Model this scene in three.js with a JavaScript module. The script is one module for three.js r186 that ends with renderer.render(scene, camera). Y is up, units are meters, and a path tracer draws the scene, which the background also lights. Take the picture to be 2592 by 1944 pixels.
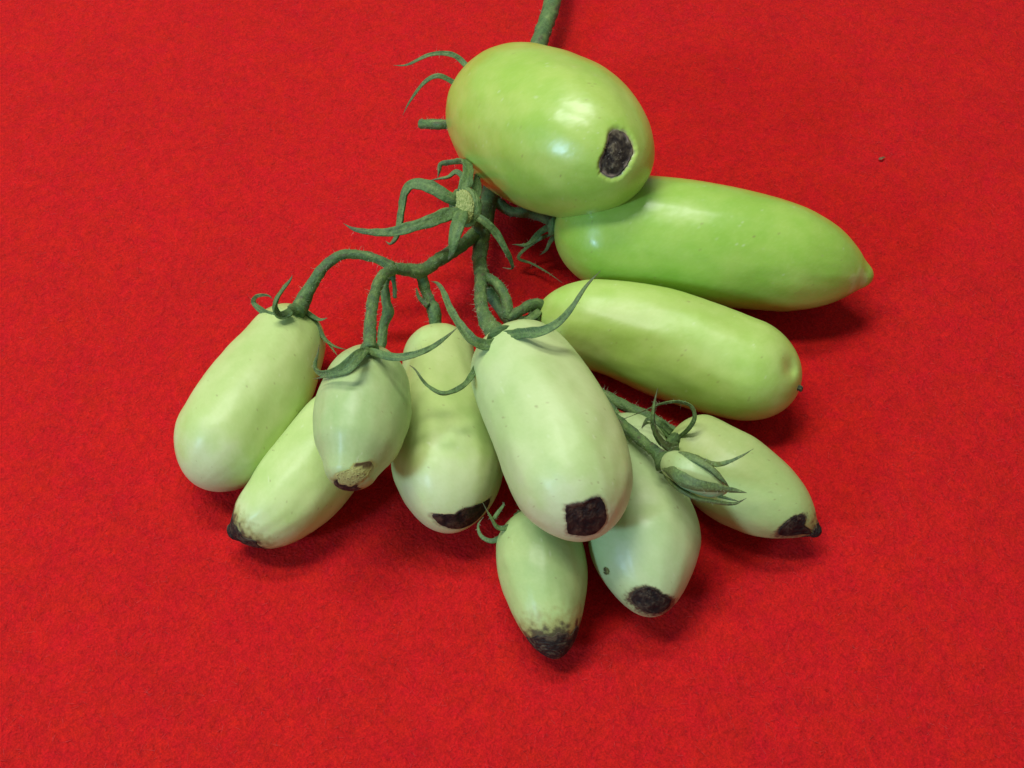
import * as THREE from 'three';
import { mergeGeometries } from 'three/addons/utils/BufferGeometryUtils.js';
import { RectAreaLightUniformsLib } from 'three/addons/lights/RectAreaLightUniformsLib.js';
import { createNoise3D } from 'simplex-noise';
import { MeshBVH } from 'three-mesh-bvh';

// ------------------------------------------------------------------ camera, light, exposure
const scene = new THREE.Scene();
const camera = new THREE.PerspectiveCamera(38, 4 / 3, 0.02, 20);
camera.position.set(0, 0.2457, 0.1721);
camera.lookAt(0, 0, 0);

const renderer = new THREE.WebGLRenderer({ antialias: true });
renderer.setSize(1024, 768);
renderer.toneMapping = THREE.LinearToneMapping;
renderer.toneMappingExposure = 1.19;
renderer.shadowMap.enabled = true;
renderer.shadowMap.type = THREE.PCFSoftShadowMap;
RectAreaLightUniformsLib.init();
scene.background = new THREE.Color().setRGB(0.17, 0.175, 0.185);   // the dim indoor surroundings

// seeded random numbers and noise
function mulberry(seed) {
  let a = seed >>> 0;
  return () => { a = (a + 0x6d2b79f5) | 0; let t = Math.imul(a ^ (a >>> 15), 1 | a); t = (t + Math.imul(t ^ (t >>> 7), 61 | t)) ^ t; return ((t ^ (t >>> 14)) >>> 0) / 4294967296; };
}
const noise = createNoise3D(mulberry(7));
const fbm = (x, y, z, o = 3) => { let s = 0, a = 0.5, k = 1; for (let i = 0; i < o; i++) { s += a * noise(x * k, y * k, z * k); a *= 0.5; k *= 2.03; } return s; };
const smooth = (a, b, x) => { const t = Math.min(1, Math.max(0, (x - a) / (b - a))); return t * t * (3 - 2 * t); };
const lerp = (a, b, t) => a + (b - a) * t;
const mix3 = (a, b, t) => [lerp(a[0], b[0], t), lerp(a[1], b[1], t), lerp(a[2], b[2], t)];
const V = (p) => new THREE.Vector3(p[0], p[1], p[2]);

const used = {};
function numbered(name) { used[name] = (used[name] ?? -1) + 1; return used[name] ? `${name}_${String(used[name]).padStart(3, '0')}` : name; }
function part(name, geometry, material, parent, label) {
  const m = new THREE.Mesh(geometry, material); m.name = name; m.castShadow = m.receiveShadow = true;
  if (label) m.userData.label = label;
  parent.add(m); return m;
}
function thing(name, base, label, category, group) {      // a Group at the thing's base
  const g = new THREE.Group(); g.name = numbered(name); g.position.set(base[0], base[1], base[2]);
  g.userData = { label, category }; if (group) g.userData.group = group;
  scene.add(g); return g;
}

// ------------------------------------------------------------------ lamps of the room the cloth lies in
const metalWhite = new THREE.MeshStandardMaterial({ color: 0xdedede, roughness: 0.5 });
function ceilingLamp(label, [x, y, z], length, width, intensity, colour, tilt = 0, turn = 0) {
  const g = thing('ceiling_lamp', [x, y, z], label, 'lamp');
  part('housing', new THREE.BoxGeometry(length + 0.06, 0.05, width + 0.06), metalWhite, g).position.y = 0.03;
  const glow = new THREE.MeshStandardMaterial({ color: 0xffffff, emissive: new THREE.Color(...colour), emissiveIntensity: 1.0 });
  part('diffuser', new THREE.BoxGeometry(length, 0.004, width), glow, g);
  const l = new THREE.RectAreaLight(new THREE.Color(...colour), intensity, length, width);
  l.position.y = -0.012; l.rotation.x = -Math.PI / 2; g.add(l);
  g.rotation.set(tilt, turn, 0, 'YXZ');
  return g;
}
ceilingLamp('white fluorescent ceiling lamp with a warm diffuser, straight above the cloth', [-0.5, 1.35, -0.1], 0.62, 0.16, 28, [1.0, 1.0, 0.95]);
ceilingLamp('white fluorescent ceiling lamp with a warm diffuser, farther back over the cloth', [-0.15, 1.4, -0.5], 0.62, 0.16, 26, [1.0, 1.0, 0.95]);
{ // a window with blue sky light, behind the photographer's left shoulder
  const g = thing('window', [-1.05, 0.75, 0.8], 'white framed window with pale blue daylight in its pane', 'window');
  g.lookAt(0, 0.02, 0);
  const blue = [0.4, 0.65, 1.0];
  const pane = new THREE.MeshStandardMaterial({ color: 0x8fa6c0, roughness: 0.2, emissive: new THREE.Color(...blue), emissiveIntensity: 1.2 });
  part('pane', new THREE.BoxGeometry(0.17, 0.22, 0.006), pane, g);
  for (const x of [-0.1, 0.1]) part('frame', new THREE.BoxGeometry(0.03, 0.3, 0.04), metalWhite, g).position.set(x, 0, 0);
  for (const y of [-0.13, 0.13]) part('frame', new THREE.BoxGeometry(0.168, 0.036, 0.038), metalWhite, g).position.set(0, y, 0);
  const l = new THREE.RectAreaLight(new THREE.Color(...blue), 82, 0.17, 0.22); l.position.set(0, 0, 0.02); l.rotation.y = Math.PI; g.add(l);
}


// ------------------------------------------------------------------ textures
function dataTexture(n, fill, srgb, repeat) {
  const d = new Uint8Array(n * n * 4);
  for (let j = 0; j < n; j++) for (let i = 0; i < n; i++) { const c = fill(i, j); const k = (j * n + i) * 4; d[k] = c[0]; d[k + 1] = c[1]; d[k + 2] = c[2]; d[k + 3] = 255; }
  const t = new THREE.DataTexture(d, n, n, THREE.RGBAFormat); t.wrapS = t.wrapT = THREE.RepeatWrapping;
  t.magFilter = THREE.LinearFilter; t.minFilter = THREE.LinearMipmapLinearFilter; t.generateMipmaps = true;
  if (srgb) t.colorSpace = THREE.SRGBColorSpace;
  if (repeat) t.repeat.set(repeat, repeat);
  t.needsUpdate = true; return t;
}
// tileable value noise
function tileNoise(n, cells, seed) {
  const r = mulberry(seed), g = new Float32Array(cells * cells); for (let i = 0; i < g.length; i++) g[i] = r();
  const out = new Float32Array(n * n), s = cells / n;
  for (let j = 0; j < n; j++) {
    const y = j * s, y0 = Math.floor(y), fy = y - y0, wy = fy * fy * (3 - 2 * fy), ya = (y0 % cells) * cells, yb = ((y0 + 1) % cells) * cells;
    for (let i = 0; i < n; i++) {
      const x = i * s, x0 = Math.floor(x), fx = x - x0, wx = fx * fx * (3 - 2 * fx), xa = x0 % cells, xb = (x0 + 1) % cells;
      out[j * n + i] = lerp(lerp(g[ya + xa], g[ya + xb], wx), lerp(g[yb + xa], g[yb + xb], wx), wy);
    }
  }
  return out;
}

// ------------------------------------------------------------------ the red felt cloth
{
  const N = 2048, SIZE = 0.42;                       // one tile of felt is 42 cm wide
  const n1 = tileNoise(N, 24, 11), n2 = tileNoise(N, 90, 12), n3 = tileNoise(N, 300, 13), n4 = tileNoise(N, 900, 14), hue1 = tileNoise(N, 60, 15), hue2 = tileNoise(N, 170, 16);
  const fibre = new Float32Array(N * N), rnd = mulberry(21);
  for (let k = 0; k < 260000; k++) {                 // matted wool fibres
    let x = rnd() * N, y = rnd() * N, a = rnd() * Math.PI * 2; const v = rnd() * 2 - 1, len = 8 + rnd() * 26, bend = (rnd() - 0.5) * 0.16;
    for (let s = 0; s < len; s++) { fibre[((y | 0) & (N - 1)) * N + ((x | 0) & (N - 1))] += v; x += Math.cos(a); y += Math.sin(a); a += bend; }
  }
  const grain = mulberry(5);
  const colour = dataTexture(N, (i, j) => {
    const k = j * N + i, f = Math.max(-1, Math.min(1, fibre[k] * 0.45));
    const v = 1 + 0.03 * (n1[k] - 0.5) + 0.03 * (n2[k] - 0.5) + 0.07 * (n3[k] - 0.5) + 0.10 * (n4[k] - 0.5) + 0.08 * f + 0.2 * (grain() - 0.5);
    const h = (hue1[k] - 0.5) * 0.28 + (hue2[k] - 0.5) * 0.42 + 0.25 * f;   // crimson to scarlet wool
    return [Math.min(255, 182 * v), Math.max(0, (24 + 12 * h) * v), Math.max(0, (23 - 12 * h) * v)].map((c) => Math.round(Math.min(255, Math.max(0, c))));
  }, true);
  const relief = dataTexture(N, (i, j) => {
    const k = j * N + i, b = 128 + 60 * (n3[k] - 0.5) + 70 * (n4[k] - 0.5) + 36 * (n2[k] - 0.5) + 26 * Math.max(-1.6, Math.min(1.6, fibre[k])); const c = Math.min(255, Math.max(0, b)) | 0; return [c, c, c];
  }, false);
  const felt = new THREE.MeshPhysicalMaterial({ map: colour, bumpMap: relief, bumpScale: 0.00055, roughness: 0.95, specularIntensity: 0.25, sheen: 0.4, sheenRoughness: 0.55, sheenColor: new THREE.Color().setRGB(0.6, 0.07, 0.06) });
  const W = 1.3, H = 1.1, nx = 260, ny = 220, g = new THREE.BoxGeometry(W, 0.003, H, nx, 1, ny), p = g.attributes.position, uv = g.attributes.uv;
  for (let i = 0; i < p.count; i++) {
    const x = p.getX(i), z = p.getZ(i), near = smooth(0.11, 0.24, Math.hypot(x, z - 0.0));
    const lift = 0.0016 * near * fbm(x * 7, 3, z * 7, 2) + 0.0002 * fbm(x * 28, 9, z * 28, 2);
    p.setXYZ(i, x, p.getY(i) - 0.0015 + lift, z); uv.setXY(i, x / SIZE, z / SIZE);
  }
  g.computeVertexNormals();
  const cloth = new THREE.Mesh(g, felt); cloth.name = 'felt_cloth'; cloth.receiveShadow = cloth.castShadow = true;
  cloth.userData = { kind: 'structure', label: 'bright red felt cloth spread flat under the tomatoes' };
  scene.add(cloth);
  // loose wool fibres lying and standing on the felt
  const one = new THREE.ConeGeometry(1, 1, 3, 1, true); one.translate(0, 0.5, 0);
  const COUNT = 70000, fuzz = new THREE.InstancedMesh(one, new THREE.MeshStandardMaterial({ roughness: 0.9 }), COUNT), r = mulberry(91), m = new THREE.Matrix4(), q = new THREE.Quaternion(), up = new THREE.Vector3(0, 1, 0), d = new THREE.Vector3(), c = new THREE.Color();
  for (let i = 0; i < COUNT; i++) {
    const a = r() * Math.PI * 2, e = r() * r() * 0.5; d.set(Math.cos(a) * Math.cos(e), Math.sin(e), Math.sin(a) * Math.cos(e)); q.setFromUnitVectors(up, d);
    const x = (r() - 0.5) * 0.56, z = (r() - 0.56) * 0.5, thick = 0.00003 + 0.00002 * r(), tone = r();
    m.compose(new THREE.Vector3(x, 0.0002 + 0.0002 * r(), z), q, new THREE.Vector3(thick, 0.0008 + 0.0018 * r(), thick)); fuzz.setMatrixAt(i, m);
    c.setRGB(0.3 + 0.35 * tone, 0.006 + 0.05 * tone * tone, 0.006 + 0.045 * tone * tone); fuzz.setColorAt(i, c);
  }
  fuzz.name = 'wool_fibres'; fuzz.userData.kind = 'stuff'; fuzz.castShadow = fuzz.receiveShadow = true; cloth.add(fuzz);
}

// ------------------------------------------------------------------ measured shapes (millimetres, y up, cloth at y = 0)
const FRUIT_SHAPES = {
  B: { axis: [[11.8,17.0,-41.4],[31.1,17.6,-38.1],[54.9,17.8,-33.5],[77.2,17.0,-29.1],[97.9,14.5,-25.0]], profile: [[0,14.4],[0.2,15.85],[0.45,16.59],[0.62,15.63],[0.735,14.33],[0.8,12.69],[0.85,11.05],[0.89,9.17],[0.93,6.66],[0.957,4.52],[0.977,3.26],[1,2.64]], caps: [0.2,0.5,0.028,0.5] },
  C: { axis: [[6.4,13.5,-13.3],[24.9,14.0,-9.0],[41.8,14.2,-2.3],[58.6,14.0,5.1],[72.9,13.0,10.9]], profile: [[0,9.85],[0.15,11.51],[0.3,12.89],[0.5,14.07],[0.78,13.38],[1,12.22]], caps: [0.2,0.5,0.24,0.48] },
  D: { axis: [[-56.5,13.5,-14.3],[-60.0,13.3,-0.1],[-64.7,13.3,13.2],[-70.4,13.0,26.5],[-75.9,12.0,37.9]], profile: [[0,8.63],[0.2,10.62],[0.5,13.32],[0.8,12.69],[1,10.59]], caps: [0.16,0.5,0.27,0.48] },
  E: { axis: [[-37.3,11.0,8.5],[-42.8,11.2,22.0],[-49.3,11.2,34.7],[-55.5,10.5,42.8],[-62.4,9.0,47.1],[-67.7,7.0,48.6]], profile: [[0,8.31],[0.2,10.62],[0.42,11.11],[0.6,9.75],[0.76,7.28],[0.86,4.41],[0.93,2.32],[1,1.55]], caps: [0.2,0.5,0.04,0.5] },
  F: { axis: [[-33.5,33.0,13.2],[-34.0,33.0,27.1],[-34.9,32.5,38.1],[-36.6,31.0,49.9]], profile: [[0,7.71],[0.2,9.73],[0.42,10.93],[0.7,9.58],[0.86,6.39],[1,4.29]], caps: [0.22,0.5,0.09,0.5] },
  G: { axis: [[-19.6,13.0,-8.1],[-18.6,13.0,4.8],[-16.8,13.5,19.4],[-15.4,14.0,34.4],[-14.5,13.0,50.8]], profile: [[0,8.79],[0.2,9.45],[0.36,10.21],[0.53,12.18],[0.7,13.59],[0.85,13.66],[1,12.42]], caps: [0.16,0.5,0.3,0.5] },
  H: { axis: [[-2.3,32.0,8.6],[2.9,33.5,21.1],[10.1,35.0,39.0],[13.7,35.5,51.8],[17.0,35.0,63.6]], profile: [[0,7.81],[0.2,12.2],[0.5,14.16],[0.75,13.02],[1,11.5]], caps: [0.14,0.5,0.3,0.48] },
  I: { axis: [[3.8,10.0,45.1],[6.7,10.5,56.0],[8.3,10.0,68.5],[10.0,6.0,79.4]], profile: [[0,8.28],[0.3,10.25],[0.45,10.34],[0.66,8.49],[0.82,6.25],[0.93,3.95],[1,2.69]], caps: [0.2,0.5,0.1,0.5] },
  J: { axis: [[26.7,11.0,18.4],[29.6,11.5,31.6],[30.6,12.5,44.9],[30.7,12.9,57.2],[31.6,12.0,71.6]], profile: [[0,8.38],[0.2,9.56],[0.36,10.6],[0.45,11.25],[0.62,12.86],[0.8,12.28],[1,10.34]], caps: [0.18,0.5,0.33,0.5] },
  K: { axis: [[39.9,11.0,23.0],[47.1,11.2,29.4],[54.7,11.2,36.4],[64.6,10.5,43.6],[73.4,8.0,49.3]], profile: [[0,8.07],[0.2,9.69],[0.45,11.01],[0.63,10.01],[0.77,7.74],[0.88,4.63],[0.95,1.98],[1,1.21]], caps: [0.16,0.5,0.03,0.5] },
  A: { axis: [[-11.3,22.0,-89.1],[-0.7,28.0,-75.2],[10.0,34.0,-61.3],[20.6,40.0,-47.4],[31.2,46.0,-33.5]], profile: [[0,23.64],[0.25,22.73],[0.5,21.69],[0.75,21.63],[1,20.68]], caps: [0.5,0.46,0.5,0.5] },
};
const LESIONS = {
  A: [{ at: [25.3,50.8,-34.2], n: [0.139,0.689,0.711], outline: [[-0.5,5.6],[2.0,5.9],[4.0,4.5],[5.0,2.4],[5.3,0.5],[4.3,-1.6],[3.0,-3.6],[1.5,-5.1],[-0.3,-5.5],[-2.3,-4.6],[-3.2,-2.9],[-3.0,-1.1],[-2.2,0.5],[-1.5,2.6],[-1.2,4.3]], depth: 1.3, kind: "hole" }],
  H: [{ at: [15.1,41.7,62.0], n: [0.101,0.554,0.826], outline: [[-3.7,1.6],[-2.4,2.0],[-0.3,2.5],[1.5,3.2],[3.0,3.2],[4.0,1.8],[4.5,-0.2],[4.7,-2.4],[3.9,-4.3],[2.5,-5.6],[0.7,-6.1],[-1.4,-5.7],[-3.0,-5.4],[-3.5,-3.0],[-3.8,-0.3]], depth: 0.6, kind: "scab" }],
  J: [{ at: [30.7,17.5,69.5], n: [-0.041,0.621,0.783], outline: [[-4.2,0.0],[-2.3,1.8],[0.2,1.9],[2.3,0.5],[4.6,-1.1],[4.5,-4.0],[2.0,-5.2],[-0.5,-4.9],[-3.2,-3.3],[-4.5,-1.9]], depth: 0.5, kind: "soft" },
    { at: [21.4,16.6,62.9], n: [-0.807,0.312,0.501], outline: [[-0.9,-0.3],[-0.3,-0.2],[0.1,-0.6],[-0.1,-1.0],[-0.6,-1.0],[-1.0,-0.7]], depth: 0.15, kind: "olive" }],
  G: [{ at: [-11.3,17.7,48.9], n: [0.39,0.418,0.821], outline: [[-5.9,0.2],[-1.8,0.1],[1.7,1.0],[5.5,0.5],[7.6,0.5],[7.8,-1.4],[4.9,-4.0],[0.4,-4.9],[-3.6,-3.8],[-5.8,-1.9]], depth: 0.5, kind: "scab" }],
  K: [{ at: [65.7,14.7,49.4], n: [0.217,0.527,0.822], outline: [[-3.4,-2.4],[-2.6,-0.8],[-1.4,0.5],[0.6,1.4],[2.5,1.3],[3.3,-0.3],[3.3,-2.0],[4.7,-3.4],[6.1,-4.1],[6.0,-5.1],[3.4,-4.7],[1.0,-4.8],[-1.3,-4.9],[-2.9,-4.2]], depth: 0.35, kind: "soft" }],
  F: [{ at: [-34.7,36.1,48.3], n: [0.14,0.657,0.741], outline: [[-3.8,-1.8],[-2.8,-0.5],[-0.9,0.2],[1.4,1.3],[3.7,1.6],[4.3,0.3],[3.3,-1.5],[1.5,-2.8],[-1.1,-4.0],[-2.8,-3.5]], depth: 0.12, kind: "brown" }],
};
const SEPALS = {
  A: [
    { p: [[-8.4,24.0,-89.9],[-14.1,26.0,-99.0],[-18.2,28.0,-101.2],[-24.5,28.0,-101.2],[-31.6,25.0,-100.3],[-36.4,23.0,-102.5]], w: 0.99, th: 0.55, curl: 0.5, twist: 0 },
    { p: [[-12.9,24.0,-87.9],[-17.5,27.0,-89.9],[-21.9,29.0,-90.3],[-26.1,27.0,-89.4],[-30.3,23.0,-86.0],[-32.7,19.0,-84.4]], w: 0.94, th: 0.55, curl: 0.5, twist: 0 },
  ],
  D: [
    { p: [[-56.6,24.0,-5.2],[-60.9,23.0,-5.1],[-65.0,21.0,-8.9],[-67.0,21.0,-11.3],[-65.4,24.0,-10.9],[-62.5,25.0,-10.2],[-60.9,25.0,-8.7]], w: 0.99, th: 0.55, curl: 0.5, twist: 0 },
    { p: [[-55.6,25.0,-5.0],[-58.2,26.0,-2.6],[-59.3,28.0,-3.2],[-58.4,31.0,-3.7],[-56.6,33.0,-5.5],[-54.7,35.0,-6.7],[-54.1,36.0,-7.6]], w: 1.21, th: 0.55, curl: 0.5, twist: 0 },
    { p: [[-53.7,22.0,-8.1],[-50.9,19.0,-6.2],[-48.5,17.0,-2.6],[-45.8,16.0,-0.7],[-42.3,15.0,-0.2]], w: 0.77, th: 0.55, curl: 0.5, twist: 0 },
    { p: [[-49.2,17.5,-3.4],[-47.0,16.0,-1.1],[-44.5,15.0,2.2]], w: 0.39, th: 0.55, curl: 0.5, twist: 0 },
    { p: [[-53.0,22.0,-7.4],[-49.8,20.0,-6.3],[-47.3,21.0,-6.0]], w: 0.66, th: 0.55, curl: 0.5, twist: 0 },
  ],
  F: [
    { p: [[-32.5,43.0,21.0],[-26.2,47.0,25.7],[-22.0,48.0,25.9],[-18.0,48.0,23.9],[-14.6,48.0,20.8],[-12.0,48.0,17.9]], w: 1.04, th: 0.55, curl: 0.5, twist: 0 },
    { p: [[-32.1,43.0,20.7],[-34.8,46.0,24.5],[-37.8,45.0,27.2],[-41.0,43.0,27.1],[-43.5,41.0,25.5],[-45.0,40.0,22.9],[-44.6,40.0,19.6],[-44.3,41.0,17.6]], w: 1.1, th: 0.55, curl: 0.5, twist: 0 },
    { p: [[-32.8,44.0,21.6],[-34.1,48.0,28.1],[-35.8,48.0,30.2],[-38.8,46.0,29.8],[-41.7,44.0,28.9],[-44.5,42.0,28.1]], w: 0.88, th: 0.55, curl: 0.5, twist: 0 },
  ],
  H: [
    { p: [[-2.1,42.0,17.3],[-5.9,43.0,19.4],[-9.0,45.0,19.4],[-11.7,46.0,16.2],[-14.2,46.0,11.3],[-16.1,45.0,5.2],[-17.7,44.0,1.8],[-19.3,43.0,0.4]], w: 1.43, th: 0.55, curl: 0.5, twist: 0 },
    { p: [[-2.6,42.0,16.0],[2.5,48.0,19.8],[6.5,51.0,21.6],[10.1,53.0,20.8],[13.2,54.0,17.3],[16.3,56.0,13.0],[19.8,57.0,9.0]], w: 1.32, th: 0.55, curl: 0.5, twist: 0 },
    { p: [[-3.4,38.0,14.5],[-6.6,35.0,15.3],[-8.3,37.0,21.4],[-10.8,39.0,27.6],[-15.1,41.0,31.3],[-19.1,41.0,29.0],[-21.9,40.0,24.2],[-23.4,40.0,22.7]], w: 0.88, th: 0.55, curl: 0.5, twist: 0 },
  ],
  K: [
    { p: [[39.4,19.0,31.6],[35.8,26.0,35.9],[33.1,31.0,36.6],[31.8,35.0,35.0],[32.1,37.0,31.7],[32.9,39.0,28.4]], w: 1.21, th: 0.55, curl: 0.5, twist: 0 },
    { p: [[39.6,17.0,28.4],[42.0,23.0,28.9],[43.1,26.0,27.6],[42.0,28.0,25.8],[38.5,29.0,25.3],[34.8,28.0,25.4],[31.1,26.0,26.0],[26.2,24.0,27.1]], w: 0.6, th: 0.55, curl: 0.5, twist: 0 },
    { p: [[38.7,17.0,26.4],[35.6,20.0,25.3],[32.9,20.0,24.3],[30.9,21.0,27.6]], w: 0.99, th: 0.55, curl: 0.5, twist: 0 },
  ],
  I: [
    { p: [[2.6,14.0,48.0],[-0.6,16.0,51.4],[-3.3,17.0,52.2],[-4.9,19.0,50.6],[-6.8,21.0,47.7]], w: 0.77, th: 0.55, curl: 0.5, twist: 0 },
    { p: [[1.5,13.0,48.2],[-1.2,13.0,51.3],[-4.4,12.0,53.0],[-7.1,12.0,51.8],[-7.9,13.0,49.5],[-6.6,14.0,47.7]], w: 0.77, th: 0.55, curl: 0.5, twist: 0 },
    { p: [[-4.3,18.0,50.6],[-3.0,19.0,49.0],[-1.9,20.0,47.8],[-2.1,21.0,47.7]], w: 0.49, th: 0.55, curl: 0.5, twist: 0 },
  ],
  B: [
    { p: [[13.6,14.0,-46.0],[8.4,12.0,-44.3],[4.4,11.0,-40.3],[-0.1,12.0,-39.4]], w: 1.1, th: 0.55, curl: 0.5, twist: 0 },
    { p: [[13.0,12.0,-44.3],[7.1,8.0,-44.4],[1.8,6.0,-40.0],[5.8,5.0,-38.3],[10.4,5.0,-34.8],[14.3,5.0,-31.1]], w: 0.55, th: 0.55, curl: 0.5, twist: 0 },
    { p: [[13.3,14.0,-43.1],[11.0,11.0,-41.7],[9.7,8.0,-40.9],[7.8,5.0,-41.5]], w: 0.77, th: 0.55, curl: 0.5, twist: 0 },
  ],
  C: [
    { p: [[7.1,18.0,-8.6],[2.9,15.0,-9.9],[-0.7,15.0,-11.2],[-2.6,17.0,-11.5]], w: 1.43, th: 0.55, curl: 0.5, twist: 0 },
    { p: [[7.1,17.0,-7.1],[4.1,15.0,-6.9],[0.5,13.0,-9.3]], w: 1.32, th: 0.55, curl: 0.5, twist: 0 },
    { p: [[7.3,18.0,-10.7],[4.7,19.0,-7.4],[1.7,19.0,-5.6],[-1.0,19.0,-5.3]], w: 1.1, th: 0.55, curl: 0.5, twist: 0 },
  ],
  L: [
    { p: [[34.7,30.0,41.2],[37.6,33.0,42.3],[40.6,35.5,44.8],[43.7,35.5,47.4],[46.0,34.0,49.2],[48.1,32.0,51.0]], w: 1.43, th: 0.45, curl: -0.35, twist: 0 },
    { p: [[35.6,29.0,40.3],[41.0,31.0,42.1],[45.1,33.0,44.8],[47.7,35.0,45.4],[50.2,37.0,45.1],[52.9,38.0,43.8]], w: 0.77, th: 0.55, curl: 0.5, twist: 0 },
    { p: [[34.3,30.0,43.7],[36.7,34.0,49.1],[40.3,35.0,51.5],[44.7,34.0,51.6],[48.4,33.0,51.5],[51.3,33.0,52.1]], w: 1.87, th: 0.45, curl: -0.35, twist: 0 },
    { p: [[34.5,27.0,42.6],[36.4,29.0,47.9],[40.2,30.0,51.5],[44.7,30.0,52.6],[48.7,30.0,53.1],[51.3,32.0,52.8]], w: 1.1, th: 0.55, curl: -0.3, twist: 0 },
    { p: [[38.0,27.0,46.3],[43.4,30.0,50.3],[47.3,30.0,51.7],[50.1,31.0,53.2]], w: 0.66, th: 0.55, curl: 0.5, twist: 0 },
  ],
  EMPTY: [
    { p: [[-13.0,29.0,-35.2],[-17.2,31.0,-32.6],[-21.2,32.0,-29.4],[-26.0,32.0,-27.4],[-31.4,31.0,-26.5],[-36.8,31.0,-26.5],[-41.1,31.0,-27.5],[-44.0,32.0,-28.7]], w: 1.93, th: 0.9, curl: 0.35, twist: 0 },
    { p: [[-13.1,29.0,-38.6],[-17.2,33.0,-37.2],[-21.4,35.0,-38.6],[-25.8,35.0,-39.8],[-28.2,33.0,-38.9],[-29.2,30.0,-35.9],[-29.9,27.0,-32.1],[-30.9,25.0,-29.8],[-32.4,24.0,-28.7],[-33.8,24.0,-29.8]], w: 1.93, th: 0.9, curl: 0.35, twist: 0 },
    { p: [[-12.9,28.0,-39.6],[-13.1,32.0,-39.9],[-12.1,33.0,-43.6],[-12.1,31.0,-50.2],[-13.5,29.0,-54.8],[-16.9,27.0,-56.5],[-19.9,26.0,-56.8],[-20.4,25.0,-54.6],[-20.8,24.0,-53.0]], w: 1.93, th: 0.9, curl: 0.35, twist: 0 },
    { p: [[-12.6,26.0,-45.0],[-13.6,26.0,-51.2],[-15.5,26.0,-53.5],[-17.7,25.0,-52.7],[-20.8,24.0,-52.9],[-23.8,23.0,-53.0]], w: 0.99, th: 0.55, curl: 0.5, twist: 0 },
    { p: [[-13.1,29.0,-36.0],[-14.0,32.0,-28.2],[-14.9,31.0,-24.3],[-15.6,28.0,-22.2],[-16.7,26.0,-21.2]], w: 2.15, th: 1.1, curl: 0.35, twist: 0 },
    { p: [[-12.5,28.0,-37.0],[-7.5,28.0,-33.1],[-4.2,25.0,-31.4],[-1.7,21.0,-29.2],[-0.5,18.0,-28.6],[0.0,15.0,-27.9],[-2.7,14.0,-29.1]], w: 1.21, th: 0.8, curl: 0.5, twist: 0 },
    { p: [[-12.8,27.0,-40.5],[-10.0,28.0,-43.4],[-9.7,26.0,-50.3],[-10.4,23.0,-57.9]], w: 1.87, th: 0.9, curl: 0.35, twist: 0 },
  ],
};
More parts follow.
